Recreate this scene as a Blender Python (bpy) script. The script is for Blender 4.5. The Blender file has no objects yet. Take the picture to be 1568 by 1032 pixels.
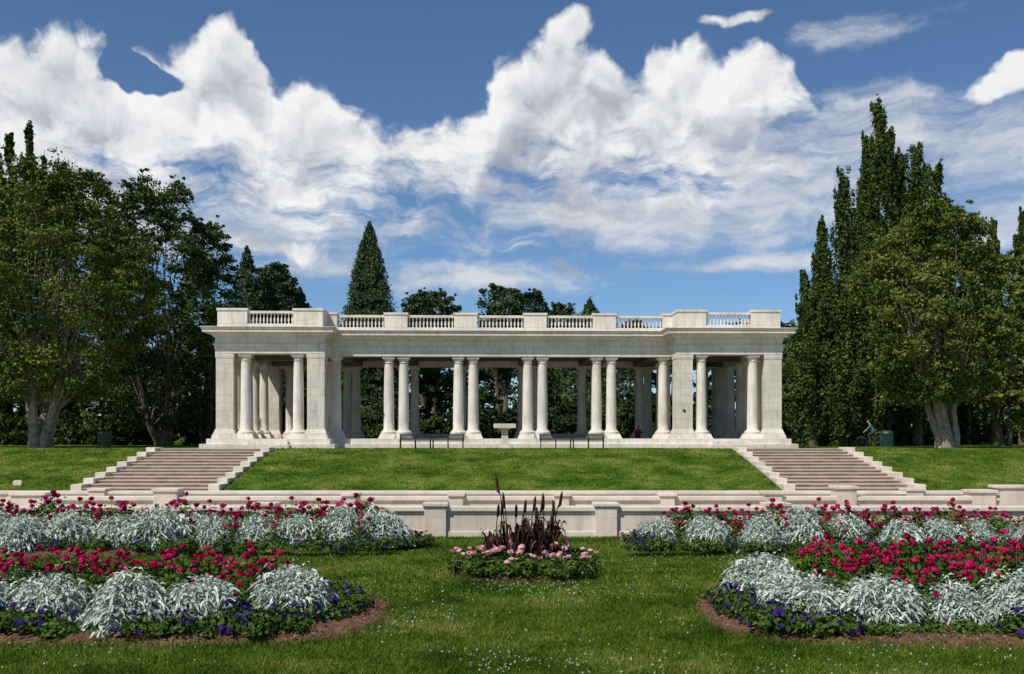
import bpy, math, numpy as np
from mathutils import Vector
rng = np.random.default_rng(7)
F = 1524.0; HZ = 668.0; H = 2.6
def PX(px, d): return (px-784.0)*d/F
def PZ(py, d): return H+(HZ-py)*d/F
def GD(py): return F*H/(py-HZ)
def G(px, py):
    d = GD(py); return (PX(px, d), d)
scene = bpy.context.scene
COL = scene.collection

# ------------------------------------------------------------------ materials
def new_mat(name):
    m = bpy.data.materials.new(name); m.use_nodes = True
    nt = m.node_tree; nt.nodes.clear()
    out = nt.nodes.new('ShaderNodeOutputMaterial')
    return m, nt, out
def N(nt, t, **kw):
    n = nt.nodes.new(t)
    for k, v in kw.items(): setattr(n, k, v)
    return n
def ramp(nt, fac, stops):
    r = nt.nodes.new('ShaderNodeValToRGB')
    e = r.color_ramp.elements
    while len(e) < len(stops): e.new(0.5)
    for i, (p, c) in enumerate(stops):
        e[i].position = p; e[i].color = (c[0], c[1], c[2], 1)
    nt.links.new(fac, r.inputs[0]); return r.outputs[0]
def noise(nt, vec, scale, detail=4, rough=0.55):
    n = nt.nodes.new('ShaderNodeTexNoise')
    n.inputs['Scale'].default_value = scale; n.inputs['Detail'].default_value = detail
    n.inputs['Roughness'].default_value = rough
    if vec is not None: nt.links.new(vec, n.inputs['Vector'])
    return n
def mixc(nt, fac, a, b, mode='MIX'):
    m = nt.nodes.new('ShaderNodeMix'); m.data_type = 'RGBA'; m.blend_type = mode
    for s, v in ((0, fac), (6, a), (7, b)):
        if hasattr(v, 'is_output'): nt.links.new(v, m.inputs[s])
        elif s == 0: m.inputs[0].default_value = v
        else: m.inputs[s].default_value = (v[0], v[1], v[2], 1)
    return m.outputs[2]
def mathn(nt, op, a, b=None, c=None, clamp=False):
    m = nt.nodes.new('ShaderNodeMath'); m.operation = op; m.use_clamp = clamp
    for i, v in enumerate((a, b, c)):
        if v is None: continue
        if hasattr(v, 'is_output'): nt.links.new(v, m.inputs[i])
        else: m.inputs[i].default_value = v
    return m.outputs[0]
def stone(name, dark, light, scale=1.5, joints=None, rough=0.8, bump=0.25, streak=True, smin=0.72):
    m, nt, out = new_mat(name)
    tc = N(nt, 'ShaderNodeTexCoord'); v = tc.outputs['Object']
    n1 = noise(nt, v, scale, 6, 0.65)
    col = ramp(nt, n1.outputs[0], [(0.3, dark), (0.6, light)])
    if streak:
        mp = N(nt, 'ShaderNodeMapping'); mp.inputs['Scale'].default_value = (5, 5, 0.5)
        nt.links.new(v, mp.inputs[0])
        n2 = noise(nt, mp.outputs[0], 1.2, 4, 0.6)
        f = ramp(nt, n2.outputs[0], [(0.32, (smin, smin*0.97, smin*0.92)), (0.52, (1, 1, 1))])
        col = mixc(nt, 0.7, col, f, 'MULTIPLY')
    n3 = noise(nt, v, 30, 2)
    f3 = ramp(nt, n3.outputs[0], [(0.3, (0.9, 0.9, 0.9)), (0.6, (1, 1, 1))])
    col = mixc(nt, 1.0, col, f3, 'MULTIPLY')
    hgt = n3.outputs[0]
    if joints:
        sp = N(nt, 'ShaderNodeSeparateXYZ'); nt.links.new(v, sp.inputs[0])
        s = mathn(nt, 'ADD', sp.outputs[0], sp.outputs[1])
        cb = N(nt, 'ShaderNodeCombineXYZ'); nt.links.new(s, cb.inputs[0]); nt.links.new(sp.outputs[2], cb.inputs[1])
        br = N(nt, 'ShaderNodeTexBrick'); nt.links.new(cb.outputs[0], br.inputs['Vector'])
        br.inputs['Scale'].default_value = 1.0
        br.inputs['Brick Width'].default_value = joints[0]; br.inputs['Row Height'].default_value = joints[1]
        br.inputs['Mortar Size'].default_value = joints[2]
        br.inputs['Color1'].default_value = (1, 1, 1, 1); br.inputs['Color2'].default_value = (0.90, 0.895, 0.88, 1)
        br.inputs['Mortar'].default_value = (0.66, 0.63, 0.59, 1)
        col = mixc(nt, 1.0, col, br.outputs['Color'], 'MULTIPLY')
    b = N(nt, 'ShaderNodeBsdfPrincipled'); b.inputs['Roughness'].default_value = rough
    b.inputs['Specular IOR Level'].default_value = 0.25
    nt.links.new(col, b.inputs['Base Color'])
    bp = N(nt, 'ShaderNodeBump'); bp.inputs['Strength'].default_value = bump; bp.inputs['Distance'].default_value = 0.02
    nt.links.new(hgt, bp.inputs['Height']); nt.links.new(bp.outputs[0], b.inputs['Normal'])
    nt.links.new(b.outputs[0], out.inputs[0]); return m
def leafmat(name, cols, nscale=0.5, trans=0.0, rough=None, rand=0.4):
    m, nt, out = new_mat(name)
    g = N(nt, 'ShaderNodeNewGeometry')
    n1 = noise(nt, g.outputs['Position'], nscale, 1)
    rp = g.outputs['Random Per Island']
    f = mathn(nt, 'ADD', mathn(nt, 'MULTIPLY', n1.outputs[0], 1.05-rand), mathn(nt, 'MULTIPLY', rp, rand))
    k = len(cols); st = [(0.28+0.5*i/(k-1), c) for i, c in enumerate(cols)]
    col = ramp(nt, f, st)
    b = N(nt, 'ShaderNodeBsdfDiffuse'); nt.links.new(col, b.inputs[0])
    if trans > 0:
        t = N(nt, 'ShaderNodeBsdfTranslucent'); nt.links.new(col, t.inputs[0])
        mx = N(nt, 'ShaderNodeMixShader'); mx.inputs[0].default_value = trans
        nt.links.new(b.outputs[0], mx.inputs[1]); nt.links.new(t.outputs[0], mx.inputs[2])
        nt.links.new(mx.outputs[0], out.inputs[0])
    else: nt.links.new(b.outputs[0], out.inputs[0])
    return m
def simple(name, c, rough=0.5, metal=0.0, var=0.25, scale=8):
    m, nt, out = new_mat(name)
    tc = N(nt, 'ShaderNodeTexCoord')
    n1 = noise(nt, tc.outputs['Object'], scale, 4)
    col = ramp(nt, n1.outputs[0], [(0.3, [x*(1-var) for x in c]), (0.7, [min(1, x*(1+var)) for x in c])])
    b = N(nt, 'ShaderNodeBsdfPrincipled'); b.inputs['Roughness'].default_value = rough; b.inputs['Metallic'].default_value = metal
    nt.links.new(col, b.inputs['Base Color']); nt.links.new(b.outputs[0], out.inputs[0]); return m
def grass_color(nt, fine=True):
    g = N(nt, 'ShaderNodeNewGeometry'); p = g.outputs['Position']
    n1 = noise(nt, p, 0.5, 5, 0.74)
    c = ramp(nt, n1.outputs[0], [(0.32, (0.030, 0.070, 0.010)), (0.45, (0.075, 0.138, 0.018)), (0.56, (0.140, 0.198, 0.034)), (0.66, (0.25, 0.24, 0.085)), (0.74, (0.31, 0.27, 0.13))])
    if fine:
        n3 = noise(nt, p, 9, 3, 0.7)
        d = ramp(nt, n3.outputs[0], [(0.3, (0.6, 0.66, 0.5)), (0.62, (1.1, 1.08, 1.0))])
        c = mixc(nt, 1.0, c, d, 'MULTIPLY')
    return c, g
def lawn_mat():
    m, nt, out = new_mat('lawn_grass'); col, g = grass_color(nt)
    b = N(nt, 'ShaderNodeBsdfDiffuse'); nt.links.new(col, b.inputs[0])
    n = noise(nt, g.outputs['Position'], 22, 4, 0.75)
    bp = N(nt, 'ShaderNodeBump'); bp.inputs['Strength'].default_value = 0.9; bp.inputs['Distance'].default_value = 0.08
    nt.links.new(n.outputs[0], bp.inputs['Height']); nt.links.new(bp.outputs[0], b.inputs['Normal'])
    nt.links.new(b.outputs[0], out.inputs[0]); return m
def blade_mat():
    m, nt, out = new_mat('grass_blades'); col, g = grass_color(nt, False)
    r = ramp(nt, g.outputs['Random Per Island'], [(0.0, (0.6, 0.66, 0.5)), (0.75, (1.15, 1.15, 1.05)), (1.0, (1.8, 1.6, 1.3))])
    col = mixc(nt, 1.0, col, r, 'MULTIPLY')
    b = N(nt, 'ShaderNodeBsdfDiffuse'); nt.links.new(col, b.inputs[0])
    t = N(nt, 'ShaderNodeBsdfTranslucent'); nt.links.new(col, t.inputs[0])
    mx = N(nt, 'ShaderNodeMixShader'); mx.inputs[0].default_value = 0.3
    nt.links.new(b.outputs[0], mx.inputs[1]); nt.links.new(t.outputs[0], mx.inputs[2])
    nt.links.new(mx.outputs[0], out.inputs[0]); return m

M_STONE = stone('pavilion_stone', (0.57, 0.52, 0.45), (0.75, 0.70, 0.62), 0.8)
M_PIER = stone('coursed_stone', (0.55, 0.50, 0.435), (0.71, 0.66, 0.58), 0.8, joints=(1.2, 0.46, 0.011))
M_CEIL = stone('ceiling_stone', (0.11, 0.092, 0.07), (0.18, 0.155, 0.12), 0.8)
M_STAIR = stone('stair_stone', (0.31, 0.24, 0.18), (0.48, 0.385, 0.30), 1.2, streak=False)
M_CHEEK = stone('cheek_stone', (0.52, 0.455, 0.38), (0.70, 0.63, 0.54), 1.0, streak=False)
M_WALL = stone('basin_stone', (0.54, 0.455, 0.38), (0.74, 0.64, 0.545), 0.7, joints=(1.6, 0.5, 0.005))
M_PAVE = stone('paving', (0.40, 0.33, 0.26), (0.54, 0.46, 0.37), 0.6, streak=False)
M_BARK = stone('bark', (0.06, 0.045, 0.035), (0.17, 0.14, 0.11), 3.0, rough=0.95, bump=0.8)
M_BARKL = stone('pale_bark', (0.12, 0.09, 0.07), (0.36, 0.30, 0.24), 3.0, rough=0.95, bump=0.8)
M_SOIL = stone('soil', (0.05, 0.027, 0.016), (0.16, 0.085, 0.05), 5.0, rough=1.0, bump=1.0, streak=False)
M_MULCH = leafmat('mulch', [(0.05, 0.026, 0.016), (0.16, 0.085, 0.05), (0.30, 0.18, 0.11)], 4)
M_LAWN = lawn_mat(); M_BLADE = blade_mat()
M_OLIVE = leafmat('olive_leaves', [(0.034, 0.052, 0.012), (0.098, 0.128, 0.028), (0.185, 0.205, 0.048)], 0.35)
M_GREEN = leafmat('green_leaves', [(0.022, 0.044, 0.013), (0.062, 0.102, 0.028), (0.125, 0.170, 0.050)], 0.35)
M_POPL = leafmat('poplar_leaves', [(0.020, 0.040, 0.010), (0.058, 0.094, 0.022), (0.115, 0.152, 0.038)], 0.45)
M_SPRUCE = leafmat('spruce_needles', [(0.024, 0.046, 0.020), (0.058, 0.098, 0.040), (0.100, 0.145, 0.060)], 0.6)
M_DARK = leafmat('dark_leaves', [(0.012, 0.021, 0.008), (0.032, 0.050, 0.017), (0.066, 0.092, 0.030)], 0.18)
M_SILVER = leafmat('silver_leaves', [(0.22, 0.28, 0.22), (0.42, 0.49, 0.41), (0.66, 0.72, 0.655)], 9, 0.15, rand=0.55)
M_ROSEL = leafmat('rose_leaves', [(0.022, 0.050, 0.012), (0.060, 0.115, 0.022), (0.125, 0.19, 0.04)], 3, 0.2)
M_RED = leafmat('red_petals', [(0.17, 0.003, 0.025), (0.38, 0.008, 0.06), (0.60, 0.035, 0.17)], 3, 0.15)
M_PURP = leafmat('purple_petals', [(0.012, 0.005, 0.05), (0.035, 0.010, 0.12), (0.08, 0.028, 0.22)], 5, 0.15)
M_PINK = leafmat('pink_petals', [(0.66, 0.22, 0.30), (0.80, 0.42, 0.48), (0.88, 0.66, 0.68)], 5, 0.2)
M_BRONZE = leafmat('bronze_leaves', [(0.018, 0.009, 0.009), (0.05, 0.026, 0.02), (0.12, 0.08, 0.05)], 4, 0.1)
M_CLOVER = leafmat('clover_petals', [(0.5, 0.5, 0.45), (0.7, 0.7, 0.65)], 5, 0.2)
M_IRON = simple('painted_iron', (0.022, 0.03, 0.035), 0.45, 0.3)
M_BIN = simple('green_bin', (0.015, 0.06, 0.04), 0.45)
M_BLACK = simple('rubber', (0.02, 0.02, 0.02), 0.6)
M_SKIN = simple('skin', (0.42, 0.25, 0.18), 0.55, 0, 0.08)
M_HAIR = simple('hair', (0.05, 0.03, 0.02), 0.6)
M_SHIRTB = simple('blue_shirt', (0.05, 0.13, 0.25), 0.8)
M_SHIRTR = simple('red_shirt', (0.40, 0.02, 0.02), 0.8)
M_PANTS = simple('dark_trousers', (0.03, 0.035, 0.05), 0.8)

# ------------------------------------------------------------------ mesh helpers
def mesh_np(name, parts, mats, smooth=False):
    Vs, Qs, Ms = [], [], []; o = 0
    for V, Q, mi in parts:
        if len(V) == 0: continue
        Vs.append(V); Qs.append(Q+o); Ms.append(np.full(len(Q), mi, dtype=np.int32)); o += len(V)
    V = np.concatenate(Vs).astype(np.float32); Q = np.concatenate(Qs).astype(np.int32); MI = np.concatenate(Ms)
    me = bpy.data.meshes.new(name)
    me.vertices.add(len(V)); me.vertices.foreach_set('co', V.ravel())
    me.loops.add(Q.size); me.loops.foreach_set('vertex_index', Q.ravel())
    me.polygons.add(len(Q)); me.polygons.foreach_set('loop_start', np.arange(0, Q.size, 4, dtype=np.int32))
    me.polygons.foreach_set('material_index', MI)
    if smooth: me.polygons.foreach_set('use_smooth', np.ones(len(Q), dtype=bool))
    me.update(calc_edges=True)
    for m in mats: me.materials.append(m)
    return me
def add_obj(name, me, parent=None, loc=(0, 0, 0), rz=0.0, sc=1.0):
    o = bpy.data.objects.new(name, me); COL.objects.link(o)
    o.location = loc; o.rotation_euler = (0, 0, rz)
    o.scale = (sc, sc, sc) if not isinstance(sc, tuple) else sc
    if parent: o.parent = parent
    return o
def empty(name, loc=(0, 0, 0), rz=0.0):
    o = bpy.data.objects.new(name, None); COL.objects.link(o); o.location = loc; o.rotation_euler = (0, 0, rz)
    o.empty_display_size = 0.3
    return o
class MB:
    def __init__(s): s.v = []; s.f = []; s.m = []; s.cur = 0
    def box(s, x0, x1, y0, y1, z0, z1):
        b = len(s.v)
        s.v += [(x0, y0, z0), (x1, y0, z0), (x1, y1, z0), (x0, y1, z0), (x0, y0, z1), (x1, y0, z1), (x1, y1, z1), (x0, y1, z1)]
        for f in ((0, 3, 2, 1), (4, 5, 6, 7), (0, 1, 5, 4), (1, 2, 6, 5), (2, 3, 7, 6), (3, 0, 4, 7)):
            s.f.append(tuple(b+i for i in f)); s.m.append(s.cur)
    def frustum(s, cx, cy, w0, w1, z0, z1):
        b = len(s.v)
        for w, z in ((w0, z0), (w1, z1)):
            s.v += [(cx-w, cy-w, z), (cx+w, cy-w, z), (cx+w, cy+w, z), (cx-w, cy+w, z)]
        for f in ((0, 3, 2, 1), (4, 5, 6, 7), (0, 1, 5, 4), (1, 2, 6, 5), (2, 3, 7, 6), (3, 0, 4, 7)):
            s.f.append(tuple(b+i for i in f)); s.m.append(s.cur)
    def lathe(s, cx, cy, prof, n=20):
        b = len(s.v)
        for r, z in prof:
            for i in range(n):
                a = 2*math.pi*i/n; s.v.append((cx+r*math.cos(a), cy+r*math.sin(a), z))
        for k in range(len(prof)-1):
            for i in range(n):
                j = (i+1) % n
                s.f.append((b+k*n+i, b+k*n+j, b+(k+1)*n+j, b+(k+1)*n+i)); s.m.append(s.cur)
        s.f.append(tuple(b+(len(prof)-1)*n+i for i in range(n))); s.m.append(s.cur)
    def tube(s, pts, rad, n=6):
        b = len(s.v); P = [Vector(p) for p in pts]
        for k, p in enumerate(P):
            t = (P[min(k+1, len(P)-1)]-P[max(k-1, 0)]).normalized()
            a = Vector((0, 0, 1)) if abs(t.z) < 0.9 else Vector((1, 0, 0))
            u = t.cross(a).normalized(); w = t.cross(u)
            for i in range(n):
                an = 2*math.pi*i/n; q = p+(u*math.cos(an)+w*math.sin(an))*rad[k]; s.v.append(tuple(q))
        for k in range(len(P)-1):
            for i in range(n):
                j = (i+1) % n
                s.f.append((b+k*n+i, b+k*n+j, b+(k+1)*n+j, b+(k+1)*n+i)); s.m.append(s.cur)
        s.f.append(tuple(b+i for i in range(n))); s.m.append(s.cur)
        s.f.append(tuple(b+(len(P)-1)*n+i for i in range(n))); s.m.append(s.cur)
    def ellipsoid(s, c, r, nu=12, nv=8):
        prof = [(max(1e-4, math.sin(math.pi*k/nv)), -math.cos(math.pi*k/nv)) for k in range(nv+1)]
        b = len(s.v)
        for rr, z in prof:
            for i in range(nu):
                a = 2*math.pi*i/nu; s.v.append((c[0]+r[0]*rr*math.cos(a), c[1]+r[1]*rr*math.sin(a), c[2]+r[2]*z))
        for k in range(nv):
            for i in range(nu):
                j = (i+1) % nu
                s.f.append((b+k*nu+i, b+k*nu+j, b+(k+1)*nu+j, b+(k+1)*nu+i)); s.m.append(s.cur)
    def obj(s, name, mats, parent=None, bevel=0, smooth=False, **kw):
        me = bpy.data.meshes.new(name); me.from_pydata(s.v, [], s.f)
        for m in (mats if isinstance(mats, list) else [mats]): me.materials.append(m)
        me.polygons.foreach_set('material_index', s.m)
        me.update()
        if smooth:
            me.polygons.foreach_set('use_smooth', [True]*len(s.f))
            try: me.set_sharp_from_angle(angle=math.radians(40))
            except Exception: pass
        o = add_obj(name, me, parent, **kw)
        if bevel:
            md = o.modifiers.new('bevel', 'BEVEL'); md.width = bevel; md.segments = 2; md.limit_method = 'ANGLE'
        return o
def nrm(a): return a/np.maximum(1e-9, np.linalg.norm(a, axis=1, keepdims=True))
def leaf_quads(C, size, out=None, bias=0.8, aspect=0.55, r=rng):
    n = len(C); nn = r.normal(size=(n, 3)); nn = nrm(nn)
    if out is not None: nn = nrm(nn+out*bias)
    a = nrm(np.cross(nn, r.normal(size=(n, 3)))); b = np.cross(nn, a)
    s = size*(0.6+0.8*r.random((n, 1)))
    a = a*s; b = b*s*aspect
    V = np.stack([C-a, C+b+nn*s*0.12, C+a, C-b+nn*s*0.12], 1).reshape(-1, 3)
    Q = np.arange(4*n).reshape(n, 4); return V, Q

# ------------------------------------------------------------------ camera, sun, world
cam = bpy.data.cameras.new('camera'); camo = bpy.data.objects.new('camera', cam); COL.objects.link(camo)
camo.location = (0, 0, H); camo.rotation_euler = (math.radians(90), 0, 0)
cam.sensor_width = 36; cam.lens = 36*F/1568; cam.shift_y = (HZ-516)/1568; cam.clip_end = 6000; cam.clip_start = 0.1
scene.camera = camo
SEL, SAZ = math.radians(53), math.radians(222)
sd = Vector((math.sin(SAZ)*math.cos(SEL), math.cos(SAZ)*math.cos(SEL), math.sin(SEL)))
sl = bpy.data.lights.new('sun', 'SUN'); sl.energy = 4.8; sl.angle = math.radians(0.6); sl.color = (1, 0.945, 0.86)
so = bpy.data.objects.new('sun', sl); COL.objects.link(so); so.rotation_euler = sd.to_track_quat('Z', 'Y').to_euler(); so.location = (-30, -30, 60)
try:
    scene.view_settings.view_transform = 'Standard'; scene.view_settings.look = 'None'; scene.view_settings.exposure = 0
except Exception: pass

def AE(px, py):
    u = (px-784)/F; v = (HZ-py)/F
    return math.atan(u), math.atan(v/math.sqrt(1+u*u))
w = bpy.data.worlds.new('World'); scene.world = w; w.use_nodes = True
nt = w.node_tree; nt.nodes.clear()
wo = nt.nodes.new('ShaderNodeOutputWorld'); bg = nt.nodes.new('ShaderNodeBackground'); nt.links.new(bg.outputs[0], wo.inputs[0])
bg.inputs[1].default_value = 0.085
sky = nt.nodes.new('ShaderNodeTexSky'); sky.sky_type = 'NISHITA'; sky.sun_disc = False
sky.sun_elevation = SEL; sky.sun_rotation = SAZ; sky.altitude = 1600; sky.air_density = 1.0; sky.dust_density = 0.4; sky.ozone_density = 2.5
tc = nt.nodes.new('ShaderNodeTexCoord'); sp = nt.nodes.new('ShaderNodeSeparateXYZ'); nt.links.new(tc.outputs['Generated'], sp.inputs[0])
az = mathn(nt, 'ARCTAN2', sp.outputs[0], sp.outputs[1]); el = mathn(nt, 'ARCSINE', sp.outputs[2])
cb = nt.nodes.new('ShaderNodeCombineXYZ'); nt.links.new(az, cb.inputs[0]); nt.links.new(el, cb.inputs[1])
P0 = cb.outputs[0]
def vm(op, a, b):
    m = nt.nodes.new('ShaderNodeVectorMath'); m.operation = op
    for i, v in enumerate((a, b)):
        if hasattr(v, 'is_output'): nt.links.new(v, m.inputs[i])
        else: m.inputs[i].default_value = v
    return m.outputs[0]
def n2d(vec, scale, detail, rough=0.55):
    n = nt.nodes.new('ShaderNodeTexNoise'); n.noise_dimensions = '2D'
    n.inputs['Scale'].default_value = scale; n.inputs['Detail'].default_value = detail; n.inputs['Roughness'].default_value = rough
    nt.links.new(vec, n.inputs['Vector']); return n
def sstep(x, a, b):
    m = nt.nodes.new('ShaderNodeMapRange'); m.interpolation_type = 'SMOOTHSTEP'; m.inputs[1].default_value = a; m.inputs[2].default_value = b
    nt.links.new(x, m.inputs[0]); return m.outputs[0]
def A_(a, b): return mathn(nt, 'ADD', a, b)
def S_(a, b): return mathn(nt, 'SUBTRACT', a, b)
def M_(a, b): return mathn(nt, 'MULTIPLY', a, b)
def curve(azs, pts):
    t = mathn(nt, 'DIVIDE', mathn(nt, 'ADD', azs, 0.6), 1.2, clamp=True)
    c = nt.nodes.new('ShaderNodeFloatCurve'); cm = c.mapping.curves[0]
    pp = []
    for px, py in pts:
        a, e = AE(px, py); pp.append(((a+0.6)/1.2, max(0, min(1, e/0.5))))
    cm.points[0].location = (0, pp[0][1]); cm.points[1].location = (1, pp[-1][1])
    for x, y in pp:
        if 0.001 < x < 0.999: cm.points.new(x, y)
    for q in cm.points: q.handle_type = 'AUTO_CLAMPED'
    c.mapping.update(); nt.links.new(t, c.inputs['Value']); return mathn(nt, 'MULTIPLY', c.outputs[0], 0.5)
def blobs(P, bl, sm=0.2):
    prev = None
    for (px, py, rx, ry) in bl:
        a, e = AE(px, py)
        s = vm('SUBTRACT', P, (a, e, 0)); m = vm('MULTIPLY', s, (F/rx, F/ry, 0))
        l = nt.nodes.new('ShaderNodeVectorMath'); l.operation = 'LENGTH'; nt.links.new(m, l.inputs[0]); o = l.outputs['Value']
        prev = o if prev is None else mathn(nt, 'SMOOTH_MIN', prev, o, sm)
    return mathn(nt, 'SUBTRACT', 1.0, prev)
w1 = n2d(P0, 12, 4, 0.55); off = vm('MULTIPLY', vm('SUBTRACT', w1.outputs['Color'], (0.5, 0.5, 0.5)), (0.055, 0.04, 0))
P1 = vm('ADD', P0, off)
def billow(P):
    f = n2d(P, 15, 7, 0.58)
    v = nt.nodes.new('ShaderNodeTexVoronoi'); v.voronoi_dimensions = '2D'; v.feature = 'F1'; v.inputs['Scale'].default_value = 20
    nt.links.new(vm('ADD', P, vm('MULTIPLY', f.outputs['Color'], (0.045, 0.045, 0))), v.inputs['Vector'])
    bb = S_(0.42, mathn(nt, 'POWER', v.outputs['Distance'], 1.6))
    return A_(M_(S_(f.outputs[0], 0.5), 2.0), M_(bb, 0.7)), f.outputs[0]
B0, f0 = billow(P1); B1, _ = billow(vm('ADD', P1, (-0.008, 0.015, 0)))
s1 = nt.nodes.new('ShaderNodeSeparateXYZ'); nt.links.new(P1, s1.inputs[0]); az1, el1 = s1.outputs[0], s1.outputs[1]
TOP = curve(az1, [(-150, 62), (0, 60), (100, 58), (160, 74), (205, 108), (245, 100), (280, 66), (325, 36), (365, 34), (395, 66), (425, 120), (500, 128), (545, 165), (600, 188), (680, 184), (730, 184), (756, 132), (790, 90), (850, 74), (925, 74), (965, 102), (1005, 74), (1060, 62), (1110, 78), (1160, 62), (1205, 78), (1235, 130), (1260, 190), (1300, 260), (1350, 340), (1450, 450), (1700, 600)])
TOP2 = curve(az1, [(-150, 150), (40, 170), (120, 205), (170, 170), (240, 152), (330, 160), (400, 190), (440, 235), (480, 262), (540, 262), (600, 285), (660, 335), (730, 400), (790, 330), (830, 220), (870, 180), (930, 172), (975, 215), (1030, 190), (1085, 205), (1120, 260), (1180, 330), (1260, 420), (1700, 600)])
BOT = curve(az1, [(-150, 360), (350, 345), (470, 360), (600, 345), (700, 322), (790, 300), (850, 318), (1000, 345), (1120, 320), (1200, 250), (1260, 220), (1340, 200), (1700, 200)])
hT = S_(TOP, el1); hT2 = S_(TOP2, el1)
hole = mathn(nt, 'MAXIMUM', blobs(P1, [(92, 190, 100, 34), (215, 122, 70, 26), (770, 300, 110, 34)]), 0.0)
DT = S_(A_(M_(hT, 32.0), B0), M_(hole, 2.2))
small = A_(M_(blobs(P1, [(868, 42, 42, 26), (1145, 22, 70, 14), (1515, 134, 70, 20), (1562, 104, 44, 20), (440, 384, 66, 20), (385, 372, 36, 14)]), 1.6), B0)
fs = n2d(vm('MULTIPLY', P1, (1.0, 2.8, 1)), 12, 6, 0.62)
DB = A_(M_(S_(el1, BOT), 22.0), M_(S_(fs.outputs[0], 0.5), 7.0))
A0 = M_(sstep(DT, 0.0, 0.6), sstep(DB, -0.8, 1.8))
A0 = mathn(nt, 'MAXIMUM', A0, M_(sstep(small, 0.2, 1.0), 0.95))
L2 = sstep(A_(M_(hT2, 34.0), M_(B0, 0.9)), 0.0, 0.8)
big = n2d(P0, 6.5, 2)
sh1 = M_(sstep(hT, 0.015, 0.085), 0.36); sh2 = M_(sstep(hT2, 0.03, 0.11), 0.40)
shade = A_(M_(sh1, S_(1.0, L2)), M_(sh2, L2))
base = S_(0.80, shade)
base = A_(base, M_(S_(big.outputs[0], 0.5), 0.7))
lit = A_(base, M_(S_(B0, B1), 0.50))
ccol = ramp(nt, lit, [(0.08, (0.35, 0.38, 0.44)), (0.36, (0.52, 0.55, 0.61)), (0.60, (0.75, 0.77, 0.81)), (0.88, (0.98, 0.98, 0.975))])
P2 = vm('ADD', P0, vm('MULTIPLY', off, (1.9, 0.7, 0)))
fw = n2d(vm('MULTIPLY', P2, (1.0, 3.0, 1)), 9, 8, 0.62)
WD = blobs(P2, [(1050, 335, 280, 52), (1230, 290, 190, 70), (1330, 205, 140, 56), (1500, 215, 130, 42), (1545, 330, 100, 50), (700, 424, 210, 26), (520, 412, 140, 20), (250, 350, 300, 40), (1350, 50, 100, 20), (870, 330, 130, 26), (1180, 395, 160, 16)], 0.25)
DW = A_(WD, M_(S_(fw.outputs[0], 0.5), 3.0))
AW = M_(sstep(DW, -0.4, 1.15), 0.85)
wcol = ramp(nt, fw.outputs[0], [(0.3, (0.60, 0.65, 0.72)), (0.65, (0.86, 0.875, 0.90))])
tint = mixc(nt, 1.0, sky.outputs[0], (0.86, 1.05, 1.20), 'MULTIPLY')
def scale_c(c, k):
    m = nt.nodes.new('ShaderNodeVectorMath'); m.operation = 'SCALE'; nt.links.new(c, m.inputs[0]); m.inputs['Scale'].default_value = k; return m.outputs[0]
c1 = mixc(nt, AW, tint, scale_c(wcol, 10.2))
c2 = mixc(nt, A0, c1, scale_c(ccol, 10.9))
nt.links.new(c2, bg.inputs[0])

# ------------------------------------------------------------------ terrain
ST = [(-20.9, -13.85), (12.9, 19.6)]
Y0, Y1, TZ = 47.2, 58.3, 1.88
def build_ground():
    xs = sorted(set([-1500, -600, -200, -80, -40, -30, 30, 40, 80, 200, 600, 1500] + [float(x) for x in range(-26, 27, 2)] +
                    [a+e for s in ST for a in s for e in (-0.02, 0.02)]))
    ys = sorted(set([-60, -20, 0, 5, 10, 20, 30, 40, 46] + list(np.linspace(Y0, Y1, 12)) + [Y1+0.3, 62, 70, 90, 130, 250, 600, 2500]))
    V = []
    for y in ys:
        for x in xs:
            t = min(1, max(0, (y-Y0)/(Y1-Y0))); z = TZ*t + 0.06*math.sin(math.pi*t)
            if any(a-0.0 < x < b for a, b in ST) and 0 < t < 1: z -= 0.5
            V.append((x, y, z))
    n = len(xs); Fq = [(j*n+i, j*n+i+1, (j+1)*n+i+1, (j+1)*n+i) for j in range(len(ys)-1) for i in range(n-1)]
    me = bpy.data.meshes.new('ground'); me.from_pydata(V, [], Fq); me.materials.append(M_LAWN); me.update()
    add_obj('ground', me)
build_ground()
b = MB(); b.box(-34, 34, 26.3, Y0-0.05, -0.2, 0.012); b.obj('paved_plaza', M_PAVE)
def blades(name, X, Y, Z, hgt, wid, lean=0.5):
    n = len(X); C = np.stack([X, Y, Z], 1); a = rng.random(n)*2*math.pi
    u = np.stack([np.cos(a), np.sin(a), np.zeros(n)], 1)*(wid*(0.6+0.8*rng.random(n)))[:, None]
    h = hgt*(0.5+rng.random(n)); l = rng.normal(size=(n, 2))*lean*h[:, None]
    T = C+np.stack([l[:, 0], l[:, 1], h], 1)
    V = np.stack([C-u, C+u, T+u*0.3, T-u*0.3], 1).reshape(-1, 3); Q = np.arange(4*n).reshape(n, 4)
    add_obj(name, mesh_np(name, [(V, Q, 0)], [M_BLADE]))
n = 70000
X = rng.uniform(-31, 31, n); Y = rng.uniform(Y0, Y1+0.2, n)
k = np.ones(n, bool)
for a, c in ST: k &= ~((X > a-0.1) & (X < c+0.1))
X, Y = X[k], Y[k]; t = np.clip((Y-Y0)/(Y1-Y0), 0, 1)
blades('bank_grass', X, Y, TZ*t+0.06*np.sin(np.pi*t), 0.06, 0.018)

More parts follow.
